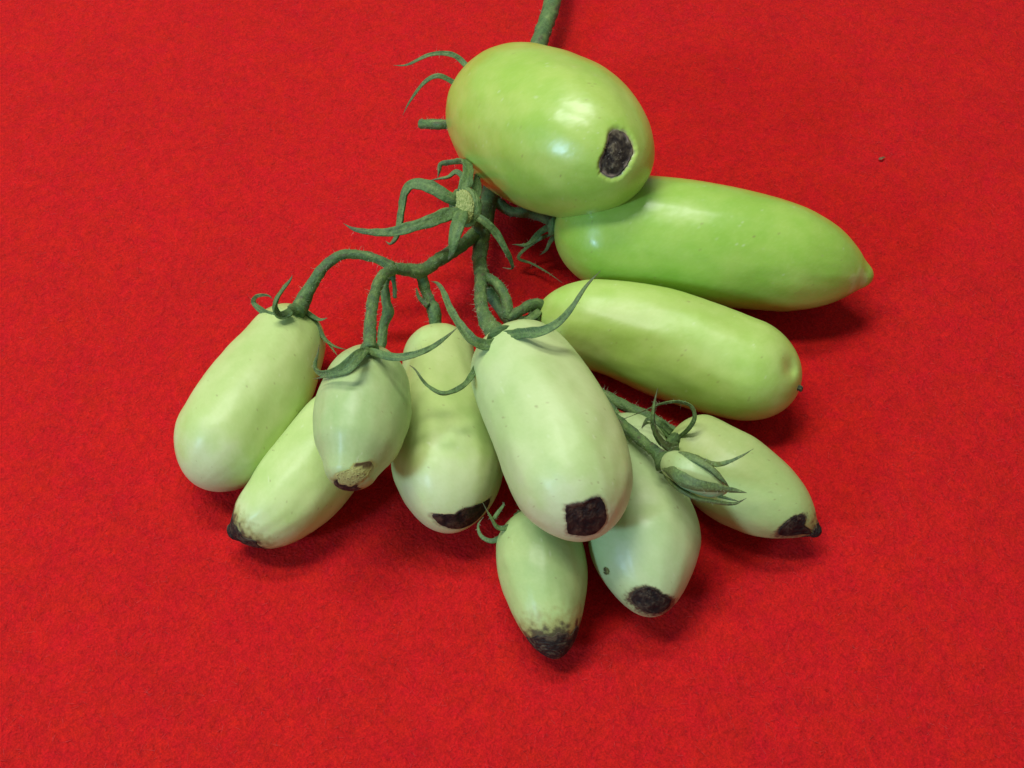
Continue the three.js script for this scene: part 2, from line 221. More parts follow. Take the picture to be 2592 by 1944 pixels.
const STEMS = [
  { name: "main_stem", p: [[17.8,12.0,-178.5],[13.9,12.0,-149.7],[8.9,11.0,-128.6],[2.0,9.0,-100.0],[-3.0,8.0,-80.3],[-6.0,8.0,-64.7],[-7.5,9.0,-52.5],[-8.9,10.0,-40.8],[-9.0,12.0,-33.0],[-8.1,14.0,-25.8]], r: [2.92,2.81,2.7,2.7,2.59,2.59,2.38,2.16,1.94,2.05] },
  { name: "branch", p: [[-7.2,9.0,-52.5],[-11.8,13.0,-40.7],[-16.5,18.0,-31.1],[-20.4,22.0,-24.1],[-23.5,24.0,-19.3],[-27.1,26.0,-18.0],[-30.7,28.0,-16.8]], r: [1.84,1.84,1.84,1.78,1.84,1.62,1.62] },
  { name: "pedicel", p: [[-30.2,28.0,-16.8],[-34.5,30.0,-18.0],[-39.2,31.0,-18.7],[-43.9,31.0,-18.4],[-48.1,29.0,-16.2],[-51.5,26.0,-12.4],[-53.5,24.0,-9.5],[-54.5,23.0,-6.6]], r: [1.4,1.24,1.19,1.3,1.4,1.62,2.05,2.27] },
  { name: "pedicel", p: [[-30.2,28.0,-16.6],[-32.6,32.0,-10.4],[-33.4,37.0,0.0],[-33.0,41.0,10.3],[-32.5,43.0,17.3],[-32.2,43.0,20.8]], r: [1.4,1.4,1.4,1.4,1.51,1.4] },
  { name: "pedicel", p: [[-30.6,27.0,-17.2],[-32.5,26.0,-13.7],[-32.1,25.0,-8.4],[-31.5,24.0,-5.4],[-32.7,22.0,-2.5],[-33.1,20.0,1.9],[-35.2,16.0,7.0]], r: [1.19,1.08,1.19,1.51,1.19,1.19,1.19] },
  { name: "pedicel", p: [[-24.0,23.0,-19.7],[-22.9,20.0,-16.8],[-21.7,18.0,-14.1],[-20.5,17.0,-11.5],[-20.1,15.0,-9.5],[-19.8,13.0,-7.8]], r: [1.51,1.4,1.4,1.73,1.62,1.73] },
  { name: "pedicel", p: [[-8.3,14.0,-26.8],[-8.2,21.0,-14.0],[-7.4,28.0,-2.9],[-5.7,33.0,5.4],[-3.7,38.0,12.1],[-2.2,39.0,15.0]], r: [1.84,1.62,1.62,1.94,2.38,2.59] },
  { name: "pedicel", p: [[-8.1,14.0,-26.1],[-4.2,18.0,-20.1],[-1.9,20.0,-14.0],[-1.1,20.0,-10.1],[-1.0,18.0,-7.9]], r: [1.51,1.4,1.4,1.51,1.51] },
  { name: "pedicel", p: [[-1.2,18.0,-7.6],[1.9,20.0,-9.0],[5.3,19.0,-12.0],[8.0,17.0,-13.3]], r: [1.3,1.4,1.51,1.62] },
  { name: "pedicel", p: [[-6.0,8.0,-61.8],[-0.8,8.0,-56.2],[5.9,9.0,-54.0],[13.5,15.0,-44.3]], r: [1.84,1.51,1.51,1.62] },
  { name: "branch", p: [[-8.1,14.0,-25.8],[-2.0,9.0,-16.6],[7.9,7.0,-4.0],[17.4,8.0,4.9],[24.3,9.0,10.3],[31.4,11.0,16.3],[36.9,12.0,20.5],[40.6,13.0,25.2]], r: [1.84,1.62,1.51,1.51,1.51,1.51,1.62,1.84] },
  { name: "pedicel", p: [[17.4,8.0,4.9],[22.5,14.0,16.9],[25.9,22.0,26.6],[30.0,26.0,34.3],[32.7,28.0,38.4],[34.8,29.0,41.8]], r: [1.3,1.19,1.3,1.4,1.4,1.84] },
  { name: "pedicel", p: [[23.1,9.0,9.6],[24.9,11.0,14.9],[26.8,13.0,20.2]], r: [1.19,1.19,1.3] },
  { name: "pedicel", p: [[17.4,8.0,4.9],[11.0,7.0,22.1],[4.9,10.0,38.5],[3.2,12.0,45.9],[4.3,12.0,47.8]], r: [0.97,0.97,0.97,1.19,1.3] },
  { name: "pedicel", p: [[-8.4,10.0,-42.6],[-9.6,15.0,-43.3],[-10.9,22.0,-40.5],[-12.4,28.0,-37.9]], r: [1.19,1.3,1.62,1.94] },
  { name: "broken_pedicel", p: [[-11.3,22.0,-89.1],[-16.3,24.0,-76.4],[-20.2,25.0,-74.1],[-23.6,24.0,-75.2],[-27.2,23.0,-76.4]], r: [1.5,1.45,1.45,1.45,1.35] },
  { name: "bract", p: [[-21.8,19.0,-11.7],[-23.4,20.0,-12.4],[-24.5,21.0,-13.5],[-24.9,22.0,-15.2]], r: [0.97,0.65,0.43,0.16] },
  { name: "bract", p: [[-31.0,27.0,-16.7],[-30.1,26.0,-12.1],[-29.9,25.0,-9.1]], r: [0.76,0.54,0.54] },
];
const BARE_CALYX_CENTRE = [-13.0,31.0,-35.5];
const OVARY = { axis: [[34.3,28.0,40.8],[38.1,31.0,44.7],[43.0,31.0,48.1],[47.7,30.0,50.1]], profile: [[0,2.63],[0.3,3.52],[0.5,3.91],[0.75,3.07],[1,1.64]], caps: [0.2,0.5,0.2,0.5] };
const C_END_NIB = [[70.8,16.0,12.4],[72.2,16.0,12.4],[72.6,15.0,12.8]];
const C_END_DENT = [69.0,22.5,10.4];
const CALYX_KNOTS = {"H":[-2.5,41.5,16.2],"F":[-32.5,42.0,20.1],"D":[-55.1,23.0,-6.3],"K":[39.1,18.0,29.7],"I":[2.4,13.0,47.7],"L":[34.7,29.0,42.1]};
const J_CREASE = [30.6,25.7,50.5];
const CRUMBS = [[115.7, -85.7, 1.2, 0.3, "small brown dry flake on the felt beyond the pointed tomato"]];
const ROT_TIPS = {"E":0.8,"I":0.84,"K":0.94,"F":0.985};

// ------------------------------------------------------------------ curve helpers
function along(P, t) {                                // Catmull-Rom through P
  const n = P.length - 1, s = Math.min(Math.max(t, 0), 1) * n, i = Math.min(Math.floor(s), n - 1), u = s - i;
  const p1 = P[i], p2 = P[i + 1], p0 = i > 0 ? P[i - 1] : p1.map((c, k) => 2 * c - p2[k]), p3 = i + 2 <= n ? P[i + 2] : p2.map((c, k) => 2 * c - p1[k]);
  return p1.map((_, k) => 0.5 * (2 * p1[k] + (p2[k] - p0[k]) * u + (2 * p0[k] - 5 * p1[k] + 4 * p2[k] - p3[k]) * u * u + (3 * p1[k] - p0[k] - 3 * p2[k] + p3[k]) * u * u * u));
}
function radiusAt(F, t) {
  const q = F.profile, n = q.length; let k = 0;
  while (k < n - 2 && t > q[k + 1][0]) k++;
  const slope = (i) => i === 0 ? (q[1][1] - q[0][1]) / (q[1][0] - q[0][0]) : i === n - 1 ? (q[n - 1][1] - q[n - 2][1]) / (q[n - 1][0] - q[n - 2][0]) : (q[i + 1][1] - q[i - 1][1]) / (q[i + 1][0] - q[i - 1][0]);
  const [t0, r0] = q[k], [t1, r1] = q[k + 1], h = t1 - t0, u = Math.min(1, Math.max(0, (t - t0) / h));
  let r = (1 + 2 * u) * (1 - u) ** 2 * r0 + u * (1 - u) ** 2 * h * slope(k) + u * u * (3 - 2 * u) * r1 + u * u * (u - 1) * h * slope(k + 1);
  const [c0, e0, c1, e1] = F.caps;
  if (t < c0) r *= Math.max(0, 1 - ((c0 - t) / c0) ** 2) ** e0;
  if (t > 1 - c1) r *= Math.max(0, 1 - ((t - 1 + c1) / c1) ** 2) ** e1;
  return Math.max(r, 0);
}
function fruitFrame(F, t) {
  const a = V(along(F.axis, Math.max(t - 0.01, 0))), b = V(along(F.axis, Math.min(t + 0.01, 1))), tan = b.sub(a).normalize();
  const ax = V(F.axis[F.axis.length - 1]).sub(V(F.axis[0])).normalize(), u = ax.cross(new THREE.Vector3(0, 1, 0)).normalize();
  u.addScaledVector(tan, -u.dot(tan)).normalize();
  const w = new THREE.Vector3().crossVectors(u, tan); if (w.y < 0) w.negate();
  return [u, w, tan];
}
function gridGeometry(rows, cols, pos, uvs, colours) {      // a grid closed round its columns
  const index = [];
  for (let i = 0; i < rows - 1; i++) for (let j = 0; j < cols - 1; j++) { const a = i * cols + j, b = a + 1, c = a + cols, d = c + 1; index.push(a, b, d, a, d, c); }
  const g = new THREE.BufferGeometry(); g.setIndex(index);
  g.setAttribute('position', new THREE.Float32BufferAttribute(pos, 3));
  if (uvs) g.setAttribute('uv', new THREE.Float32BufferAttribute(uvs, 2));
  if (colours) g.setAttribute('color', new THREE.Float32BufferAttribute(colours, 3));
  return g;
}
function seamNormals(g, rows, cols) {                       // normals, joined over the seam of the grid and at its poles
  g.computeVertexNormals(); const n = g.attributes.normal, a = new THREE.Vector3(), b = new THREE.Vector3();
  for (let i = 0; i < rows; i++) {
    a.fromBufferAttribute(n, i * cols); b.fromBufferAttribute(n, i * cols + cols - 1); a.add(b).normalize();
    n.setXYZ(i * cols, a.x, a.y, a.z); n.setXYZ(i * cols + cols - 1, a.x, a.y, a.z);
  }
  for (const i of [0, rows - 1]) { a.set(0, 0, 0); for (let j = 0; j < cols; j++) a.add(b.fromBufferAttribute(n, i * cols + j)); a.normalize(); for (let j = 0; j < cols; j++) n.setXYZ(i * cols + j, a.x, a.y, a.z); }
}
function outward(g, cx, cy, cz) {                            // flip if the faces point inwards
  const p = g.attributes.position, n = g.attributes.normal; let s = 0;
  for (let i = 0; i < p.count; i += 7) s += (p.getX(i) - cx) * n.getX(i) + (p.getY(i) - cy) * n.getY(i) + (p.getZ(i) - cz) * n.getZ(i);
  if (s < 0) { const ix = g.index.array; for (let i = 0; i < ix.length; i += 3) { const t = ix[i]; ix[i] = ix[i + 1]; ix[i + 1] = t; } for (let i = 0; i < n.array.length; i++) n.array[i] *= -1; }
}
const toBase = (g, base) => { g.translate(-base[0], -base[1], -base[2]); g.scale(0.001, 0.001, 0.001); return g; };

// ------------------------------------------------------------------ materials of the plant
const skinRelief = (() => {
  const N = 512, a = tileNoise(N, 26, 31), b = tileNoise(N, 64, 32), c = tileNoise(N, 200, 33);
  return dataTexture(N, (i, j) => { const k = j * N + i, v = 128 + 90 * (a[k] - 0.5) + 60 * (b[k] - 0.5) + 34 * (c[k] - 0.5), q = Math.min(255, Math.max(0, v)) | 0; return [q, q, q]; }, false, 1);
})();
function skin(roughness, coat, coatRough) {
  return new THREE.MeshPhysicalMaterial({ vertexColors: true, roughness, ior: 1.45, specularIntensity: 0.8, clearcoat: coat, clearcoatRoughness: coatRough });
}
const glossySkin = skin(0.44, 0.5, 0.25), satinSkin = skin(0.46, 0.34, 0.32), waxySkin = skin(0.5, 0.27, 0.33);
const rotMaterial = new THREE.MeshPhysicalMaterial({ vertexColors: true, roughness: 0.6, bumpMap: skinRelief, bumpScale: 0.0002, specularIntensity: 0.4 });
const stemTint = (() => {
  const N = 256, a = tileNoise(N, 16, 61), b = tileNoise(N, 60, 62), c = tileNoise(N, 128, 63);
  return dataTexture(N, (i, j) => { const k = j * N + i, v = 222 + 34 * (a[k] - 0.5) + 40 * (b[k] - 0.5) + 34 * (c[k] - 0.5); return [Math.min(255, v + 18 * (a[k] - 0.5)), Math.min(255, v), Math.min(255, v - 10 * (b[k] - 0.5))].map(Math.round); }, true, 1);
})();
const stemMaterial = new THREE.MeshStandardMaterial({ vertexColors: true, map: stemTint, roughness: 0.75, bumpMap: skinRelief, bumpScale: 0.0004 });
const sepalMaterial = new THREE.MeshStandardMaterial({ vertexColors: true, map: stemTint, roughness: 0.7, bumpMap: skinRelief, bumpScale: 0.0003 });
const hairMaterial = new THREE.MeshStandardMaterial({ color: new THREE.Color().setRGB(0.42, 0.5, 0.3), roughness: 0.6 });
const GREEN = [0.105, 0.21, 0.05], GREY_GREEN = [0.085, 0.155, 0.07], DRY = [0.12, 0.095, 0.055], PALE = [0.22, 0.34, 0.1];

// ------------------------------------------------------------------ sweeps: stems and sepals
function sweepFrames(P, rows, hint) {
  const out = []; let nrm = hint.clone();
  for (let i = 0; i < rows; i++) {
    const t = i / (rows - 1), c = V(along(P, t)), tan = V(along(P, Math.min(1, t + 0.015))).sub(V(along(P, Math.max(0, t - 0.015)))).normalize();
    nrm.addScaledVector(tan, -nrm.dot(tan)); if (nrm.lengthSq() < 1e-6) nrm.set(tan.y, tan.z, tan.x).cross(tan); nrm.normalize();
    out.push([c, tan, nrm.clone(), new THREE.Vector3().crossVectors(tan, nrm)]);
  }
  return out;
}
const pick = (list, t) => { const s = t * (list.length - 1), i = Math.min(Math.floor(s), list.length - 2), u = s - i, w = u * u * (3 - 2 * u); return lerp(list[i], list[i + 1], w); };
let seedCount = 100;
function stemGeometry(S, base, tint = GREEN) {
  const seed = seedCount++, rows = S.p.length * 9 + 4, cols = 17, pos = [], uvs = [], col = [], fr = sweepFrames(S.p, rows, new THREE.Vector3(0.13, 0.9, 0.4));
  let run = 0;
  for (let i = 0; i < rows; i++) {
    const t = i / (rows - 1), [c, , n, b] = fr[i]; if (i) run += c.distanceTo(fr[i - 1][0]);
    const end = Math.min(1, Math.sqrt(Math.max(0, Math.min(t, 1 - t)) * rows / 1.5)), r0 = pick(S.r, t) * (i === 0 || i === rows - 1 ? 0.02 : Math.max(0.55, end));
    for (let j = 0; j < cols; j++) {
      const th = j / (cols - 1) * Math.PI * 2, cx = Math.cos(th), sx = Math.sin(th);
      const r = r0 * (1 + 0.1 * noise(seed, 3, run * 0.3) + 0.08 * noise(cx * 1.2 + seed, sx * 1.2, run * 0.22) + 0.06 * noise(cx * 3 + seed, sx * 3, run * 0.6));
      pos.push(c.x + (n.x * cx + b.x * sx) * r, c.y + (n.y * cx + b.y * sx) * r, c.z + (n.z * cx + b.z * sx) * r);
      uvs.push(j / (cols - 1) * 0.4, run / 20);
      const k = fbm(cx + seed, sx, run * 0.12, 3), m = mix3(tint, k > 0 ? PALE : GREY_GREEN, Math.min(1, Math.abs(k) * 1.5)), d = smooth(0.26, 0.55, fbm(cx * 1.4 + seed, sx * 1.4 + 7, run * 0.25, 3));
      col.push(...mix3(m, DRY, d * 0.8));
    }
  }
  const g = gridGeometry(rows, cols, pos, uvs, col); seamNormals(g, rows, cols);
  // faces outwards: compare with the first ring's own centre
  const mid = (rows >> 1), a = fr[mid][0], p = g.attributes.position, nn = g.attributes.normal, k = mid * cols;
  if ((p.getX(k) - a.x) * nn.getX(k) + (p.getY(k) - a.y) * nn.getY(k) + (p.getZ(k) - a.z) * nn.getZ(k) < 0) { const ix = g.index.array; for (let i = 0; i < ix.length; i += 3) { const t = ix[i]; ix[i] = ix[i + 1]; ix[i + 1] = t; } for (let i = 0; i < nn.array.length; i++) nn.array[i] *= -1; }
  return toBase(g, base);
}
function sepalGeometry(S, base, opts = {}) {
  const seed = seedCount++, rows = S.p.length * 10, cols = 21, pos = [], uvs = [], col = [], fr = sweepFrames(S.p, rows, opts.axis ? V(S.p[Math.min(2, S.p.length - 1)]).sub(V(opts.axis)) : V([0, 0.85, 0.5]));
  let run = 0;
  for (let i = 0; i < rows; i++) {
    const t = i / (rows - 1); let [c, , n, b] = fr[i]; if (i) run += c.distanceTo(fr[i - 1][0]);
    const tw = (S.twist ?? 0) * t; if (tw) { const n2 = n.clone().multiplyScalar(Math.cos(tw)).addScaledVector(b, Math.sin(tw)); b = b.clone().multiplyScalar(Math.cos(tw)).addScaledVector(n, -Math.sin(tw)); n = n2; }
    const shape = (0.85 + 0.15 * smooth(0, 0.25, t)) * Math.pow(Math.max(0, 1 - Math.pow(t, 1.7)), 0.95), w = Math.max(0.07, S.w * shape * (1 + 0.1 * noise(seed, run * 0.25, 0))) * (i === 0 || i === rows - 1 ? 0.05 : 1), th = Math.max(0.05, Math.min(w * 0.8, S.th * (1 - 0.45 * t) * (1 + 0.6 * smooth(0.2, 0, t)))) * (i === 0 || i === rows - 1 ? 0.05 : 1);
    for (let j = 0; j < cols; j++) {
      const a = j / (cols - 1) * Math.PI * 2, x = Math.cos(a), y = Math.sin(a), bend = S.curl * w * (x * x - 0.35) + 0.22 * th * noise(seed + 5, run * 0.35, x * 1.5);
      const px = x * w, py = y * th + bend + (Math.abs(x) < 0.25 && y < 0 ? -0.25 * th : 0);
      pos.push(c.x + b.x * px + n.x * py, c.y + b.y * px + n.y * py, c.z + b.z * px + n.z * py);
      uvs.push((x * w + 5) / 22, run / 22);
      const k = fbm(x + seed, y * 0.6, run * 0.13, 3), m = mix3(opts.tint ?? GREEN, k > 0 ? PALE : GREY_GREEN, Math.min(1, Math.abs(k) * 1.0)), dry = smooth(opts.dryFrom ?? 0.72, 1.02, t + 0.18 * noise(seed, run * 0.4, x * 2));
      const rib = Math.abs(x) < 0.2 && y > 0 ? 0.35 : 0; col.push(...mix3(mix3(m, PALE, rib), DRY, dry * (opts.dry ?? 0.75)));
    }
  }
  const g = gridGeometry(rows, cols, pos, uvs, col); seamNormals(g, rows, cols);
  return toBase(g, base);
}
// fine hairs standing off a swept part
function hairs(list, base, perMm, seed) {
  const r = mulberry(seed), one = [];
  const cone = new THREE.ConeGeometry(1, 1, 3, 1, true); cone.translate(0, 0.5, 0);
  const q = new THREE.Quaternion(), up = new THREE.Vector3(0, 1, 0), m = new THREE.Matrix4();
  for (const S of list) {
    const rows = 60, fr = sweepFrames(S.p, rows, new THREE.Vector3(0.13, 0.9, 0.4)); let len = 0; for (let i = 1; i < rows; i++) len += fr[i][0].distanceTo(fr[i - 1][0]);
    const count = Math.round(len * perMm);
    for (let k = 0; k < count; k++) {
      const t = 0.02 + r() * 0.96, i = Math.min(rows - 1, Math.round(t * (rows - 1))), [c, tan, n, b] = fr[i], th = r() * Math.PI * 2, rad = S.r ? pick(S.r, t) : S.w * 0.55 * Math.max(0.08, 1 - t * t); if (!S.r && t > 0.85) continue;
      const dir = n.clone().multiplyScalar(Math.cos(th)).addScaledVector(b, Math.sin(th)), at = c.clone().addScaledVector(dir, rad * 0.9);
      dir.addScaledVector(tan, (r() - 0.5) * 0.9).normalize(); q.setFromUnitVectors(up, dir);
      const L = (r() < 0.25 ? 1.3 : 0.55) * (0.5 + r()), R = 0.028 + 0.02 * r();
      m.compose(at, q, new THREE.Vector3(R, L, R)); const h = cone.clone(); h.applyMatrix4(m); one.push(h);
    }
  }
  const g = mergeGeometries(one); g.deleteAttribute('uv'); return toBase(g, base);
}

// ------------------------------------------------------------------ tomatoes
const tomatoes = {};
function insideRatio(L, p) {                                  // 0 at a lesion's centre, 1 on its outline
  const dx = p[0] - L.at[0], dy = p[1] - L.at[1], dz = p[2] - L.at[2], h = dx * L.n[0] + dy * L.n[1] + dz * L.n[2]; if (h < -9) return 9;
  const a = dx * L.t1.x + dy * L.t1.y + dz * L.t1.z, b = dx * L.t2.x + dy * L.t2.y + dz * L.t2.z, d = Math.hypot(a, b);
  return d / edgeRadius(L, Math.atan2(b, a));
}
function edgeRadius(L, ang) {
  const q = L.polar, n = q.length; let k = 0; while (k < n && q[k][0] < ang) k++;
  const g = (i) => { const m = ((i % n) + n) % n; return [q[m][0] + Math.floor(i / n) * Math.PI * 2, q[m][1]]; };
  const p0 = g(k - 2), p1 = g(k - 1), p2 = g(k), p3 = g(k + 1), u = (ang - p1[0]) / Math.max(1e-6, p2[0] - p1[0]);
  const m1 = (p2[1] - p0[1]) / (p2[0] - p0[0]) * (p2[0] - p1[0]), m2 = (p3[1] - p1[1]) / (p3[0] - p1[0]) * (p2[0] - p1[0]);
  const r = (1 + 2 * u) * (1 - u) ** 2 * p1[1] + u * (1 - u) ** 2 * m1 + u * u * (3 - 2 * u) * p2[1] + u * u * (u - 1) * m2;
  return Math.max(0.4, r + 0.06 * noise(Math.cos(ang) * 2.2 + L.seed, Math.sin(ang) * 2.2, 1) + (L.kind === 'brown' ? 0.4 * noise(Math.cos(ang) * 1.9 + L.seed, Math.sin(ang) * 1.9, 5) : 0) + 0.14 * noise(Math.cos(ang) * 5 + L.seed, Math.sin(ang) * 5, 2));
}
for (const k in LESIONS) for (const L of LESIONS[k]) {
  const n = V(L.n); L.t1 = new THREE.Vector3(1, 0, 0); L.t1.addScaledVector(n, -L.t1.dot(n)).normalize(); L.t2 = new THREE.Vector3().crossVectors(n, L.t1);
  L.seed = k.charCodeAt(0); L.polar = L.outline.map(([a, b]) => [Math.atan2(b, a), Math.hypot(a, b)]).sort((a, b) => a[0] - b[0]);
}
const HALO = { hole: [0.3, 0.24, 0.16], scab: [0.26, 0.2, 0.1], soft: [0.2, 0.17, 0.07], brown: [0.36, 0.36, 0.11], olive: [0.2, 0.22, 0.06] };
const CORE = { hole: [[0.045, 0.035, 0.022], [0.13, 0.108, 0.064], [0.016, 0.012, 0.009]], scab: [[0.028, 0.015, 0.01], [0.066, 0.036, 0.02], [0.011, 0.007, 0.006]], soft: [[0.022, 0.016, 0.011], [0.06, 0.044, 0.026], [0.009, 0.007, 0.006]], brown: [[0.34, 0.33, 0.1], [0.44, 0.46, 0.15], [0.1, 0.07, 0.026]], olive: [[0.17, 0.18, 0.05], [0.24, 0.25, 0.08], [0.06, 0.055, 0.02]] };
function tomato(key, o) {
  const F = FRUIT_SHAPES[key], lesions = LESIONS[key] ?? [], seed = key.charCodeAt(0) * 3.7, rows = 230, cols = 181, pos = [], uvs = [], col = [], tip = ROT_TIPS[key];
  const frames = []; let lo = 1e9;
  const surface = (t, th) => {
    const [u, w] = fruitFrame(F, t), c = along(F.axis, t), cx = Math.cos(th), sx = Math.sin(th); let r = radiusAt(F, t);
    r *= 1 + (o.lump ?? 0.022) * noise(cx * 0.9 + seed, sx * 0.9, t * 2.2) + 0.007 * noise(cx * 2.4 + seed, sx * 2.4, t * 5) + (o.facet ?? 0.012) * Math.cos(3 * th + seed) * Math.sin(Math.PI * t);
    { const x = c[0] + u.x * cx * r + w.x * sx * r, y = c[1] + u.y * cx * r + w.y * sx * r, z = c[2] + u.z * cx * r + w.z * sx * r; r += (o.ripple ?? 0.045) * fbm(x * 0.22 + seed, y * 0.22, z * 0.22, 2) + 0.012 * noise(x * 0.75, y * 0.75, z * 0.75); }
    const p = [c[0] + (u.x * cx + w.x * sx) * r, c[1] + (u.y * cx + w.y * sx) * r, c[2] + (u.z * cx + w.z * sx) * r];
    for (const d of o.dents ?? []) { const q = Math.hypot(p[0] - d.at[0], p[1] - d.at[1], p[2] - d.at[2]) / d.size; if (q < 1.6) { const k = d.depth * Math.exp(-q * q * 2.2), v = V(c).sub(V(p)).normalize(); p[0] += v.x * k; p[1] += v.y * k; p[2] += v.z * k; } }
    for (const L of lesions) { const q = insideRatio(L, p); if (q < 1.5) { const k = L.depth * (L.kind === 'hole' ? smooth(1.3, 0.8, q) : smooth(1.25, 0.6, q)); p[0] -= L.n[0] * k; p[1] -= L.n[1] * k; p[2] -= L.n[2] * k; } }
    return p;
  };
  const tipEdge = (th) => tip + (o.tipTilt ?? 0) * Math.cos(th - (o.tipTurn ?? 0)) + (0.02 * noise(Math.cos(th) * 1.6 + seed, Math.sin(th) * 1.6, 3)) * (o.tipHalo ?? 1) + 0.004 * noise(Math.cos(th) * 5 + seed, Math.sin(th) * 5, 4);
  const length = V(F.axis[0]).distanceTo(V(F.axis[F.axis.length - 1]));
  const warp = (s) => 0.5 - 0.5 * Math.cos(Math.PI * s);           // rows gather at both ends
  for (let i = 0; i < rows; i++) {
    const s = i / (rows - 1), t = lerp(s, warp(s), 0.75);
    for (let j = 0; j < cols; j++) {
      const th = j / (cols - 1) * Math.PI * 2, p = surface(t, th), cx = Math.cos(th), sx = Math.sin(th);
      pos.push(...p); lo = Math.min(lo, p[1]); uvs.push(j / (cols - 1) * 3, t * length / 28);
      const a = fbm(p[0] * 0.05 + seed, p[1] * 0.05, p[2] * 0.05, 3), b = fbm(p[0] * 0.16 + seed, p[1] * 0.16 + 4, p[2] * 0.16, 3), st = noise(cx * 5 + seed, sx * 5, t * 1.5) * Math.sin(Math.PI * t);
      let c = mix3(o.base, o.alt, smooth(-0.85, 0.95, a * 1.1 + b * 0.55 + (o.streak ?? 0.12) * st));
      if (o.tipTone) c = mix3(c, o.tipTone, smooth(o.tipFrom ?? 0.72, 1.0, t + 0.16 * a + 0.09 * b) * 0.6);
      const pore = noise(p[0] * 1.1 + seed, p[1] * 1.1, p[2] * 1.1); c = mix3(c, pore > 0 ? [0.7, 0.78, 0.45] : [0.22, 0.36, 0.06], 0.05 * Math.abs(pore));
      const fleck = noise(p[0] * 0.45 + seed, p[1] * 0.45 + 9, p[2] * 0.45); if (fleck > 0.925) c = mix3(c, [0.22, 0.17, 0.06], Math.min(0.7, (fleck - 0.9) * 9));
      const scuff = noise(p[0] * 0.5 + seed + 30, p[1] * 0.5, p[2] * 0.13); if (scuff > 0.9) c = mix3(c, [0.68, 0.74, 0.48], Math.min(0.4, (scuff - 0.9) * 5));
      for (const L of lesions) { const q = insideRatio(L, p), rim = L.kind === 'brown' ? 1.3 : L.kind === 'hole' ? 1.14 : L.kind === 'scab' ? 1.2 : 1.42; const ragged = q + 0.22 * noise(p[0] * 0.8, p[1] * 0.8, p[2] * 0.8) * (rim - 0.9); if (ragged < rim) c = mix3(c, HALO[L.kind], smooth(rim, 0.97, ragged) * 0.85); if (L.kind === 'soft' && q < 1.35) c = mix3(c, [0.03, 0.024, 0.016], smooth(1.3, 0.92, ragged + 0.16 * noise(p[0] * 2, p[1] * 2, p[2] * 2)) * 0.9); }
      if (tip) { const h = o.tipHalo ?? 1, e = t - tipEdge(th) + h * (0.03 * noise(p[0] * 0.5, p[1] * 0.5, p[2] * 0.5) + 0.012 * noise(p[0] * 1.6, p[1] * 1.6, p[2] * 1.6)); c = mix3(c, [0.3, 0.29, 0.08], smooth(-0.11 * h, -0.03 * h, e) * 0.75); c = mix3(c, [0.06, 0.048, 0.022], smooth(-0.05 * h, 0, e) * 0.92); }
      col.push(...c);
    }
  }
  const mid = along(F.axis, 0.5), base = [mid[0], lo, mid[2]], bm = base.map((v) => v / 1000);
  const g = gridGeometry(rows, cols, pos, uvs, col); seamNormals(g, rows, cols); outward(g, ...mid);
  const root = thing(o.name ?? 'tomato', bm, o.label, o.category ?? 'tomato', o.group), bvhGeo = g.clone();
  part(o.body ?? 'skin', toBase(g, base), o.skin ?? waxySkin, root);
  // rotten spots: sunken leathery plugs of their own
  const bvh = lesions.length ? new MeshBVH(bvhGeo) : null, ray = new THREE.Ray();
  for (const L of lesions) {
    const R = 26, C = 73, lp = [], lc = [], lu = [], n = V(L.n);
    for (let i = 0; i < R; i++) for (let j = 0; j < C; j++) {
      const ang = -Math.PI + j / (C - 1) * Math.PI * 2, q = i / (R - 1) * 1.03, rad = edgeRadius(L, j === C - 1 ? -Math.PI : ang) * q * (L.kind === 'soft' ? 0.92 : 1);
      const p = V(L.at).addScaledVector(L.t1, Math.cos(ang) * rad).addScaledVector(L.t2, Math.sin(ang) * rad);
      ray.origin.copy(p).addScaledVector(n, 25); ray.direction.copy(n).negate();
      const hit = bvh.raycastFirst(ray, THREE.DoubleSide); if (hit) p.copy(hit.point);
      const big = fbm(p.x * 0.35 + seed, p.y * 0.35, p.z * 0.35, 3), fine = fbm(p.x * 1.3 + seed, p.y * 1.3, p.z * 1.3, 3);
      const flat = L.kind === 'brown' || L.kind === 'olive'; p.addScaledVector(n, q > 1 ? -0.25 : flat ? 0.2 + 0.08 * fine : 0.3 + (0.13 * fine + 0.2 * big) * smooth(1, 0.8, q));
      lp.push(p.x, p.y, p.z); lu.push(p.x / 28, p.z / 28);
      const [k0, k1, k2] = CORE[L.kind]; let c = mix3(k0, k1, smooth(0.05, 0.5, fine * 0.6 + big * 0.9)); c = mix3(c, k2, smooth(0.1, -0.45, big + 0.4 * fine));
      if (L.kind === 'brown') { c = mix3(k0, k1, smooth(-0.4, 0.4, fine)); const streak = smooth(0.35, 0.7, q) * smooth(-0.2, 0.25, ang) * smooth(1.5, 1.0, ang) + smooth(0.25, 0.5, fine + 0.3 * big); c = mix3(c, k2, Math.min(1, streak)); }
      if (L.kind === 'hole') { const tan = smooth(0.78, 0.98, q + 0.25 * big) * smooth(0.0, 0.5, noise(Math.cos(ang) * 1.4 + seed, Math.sin(ang) * 1.4, 9) + 0.25); c = mix3(c, [0.2, 0.15, 0.11], tan); const sp = noise(p.x * 2.6, p.y * 2.6, p.z * 2.6); if (sp > 0.86) c = [0.2, 0.18, 0.14]; }
      lc.push(...c);
    }
    const lg = gridGeometry(R, C, lp, lu, lc); seamNormals(lg, R, C); outward(lg, L.at[0] - L.n[0] * 12, L.at[1] - L.n[1] * 12, L.at[2] - L.n[2] * 12);
    part('rot_spot', toBase(lg, base), rotMaterial, root, L.kind === 'olive' ? 'small olive blemish on the flank' : L.kind === 'brown' ? 'brown scorched rot patch near the tip' : 'black sunken rot spot at the blossom end');
  }
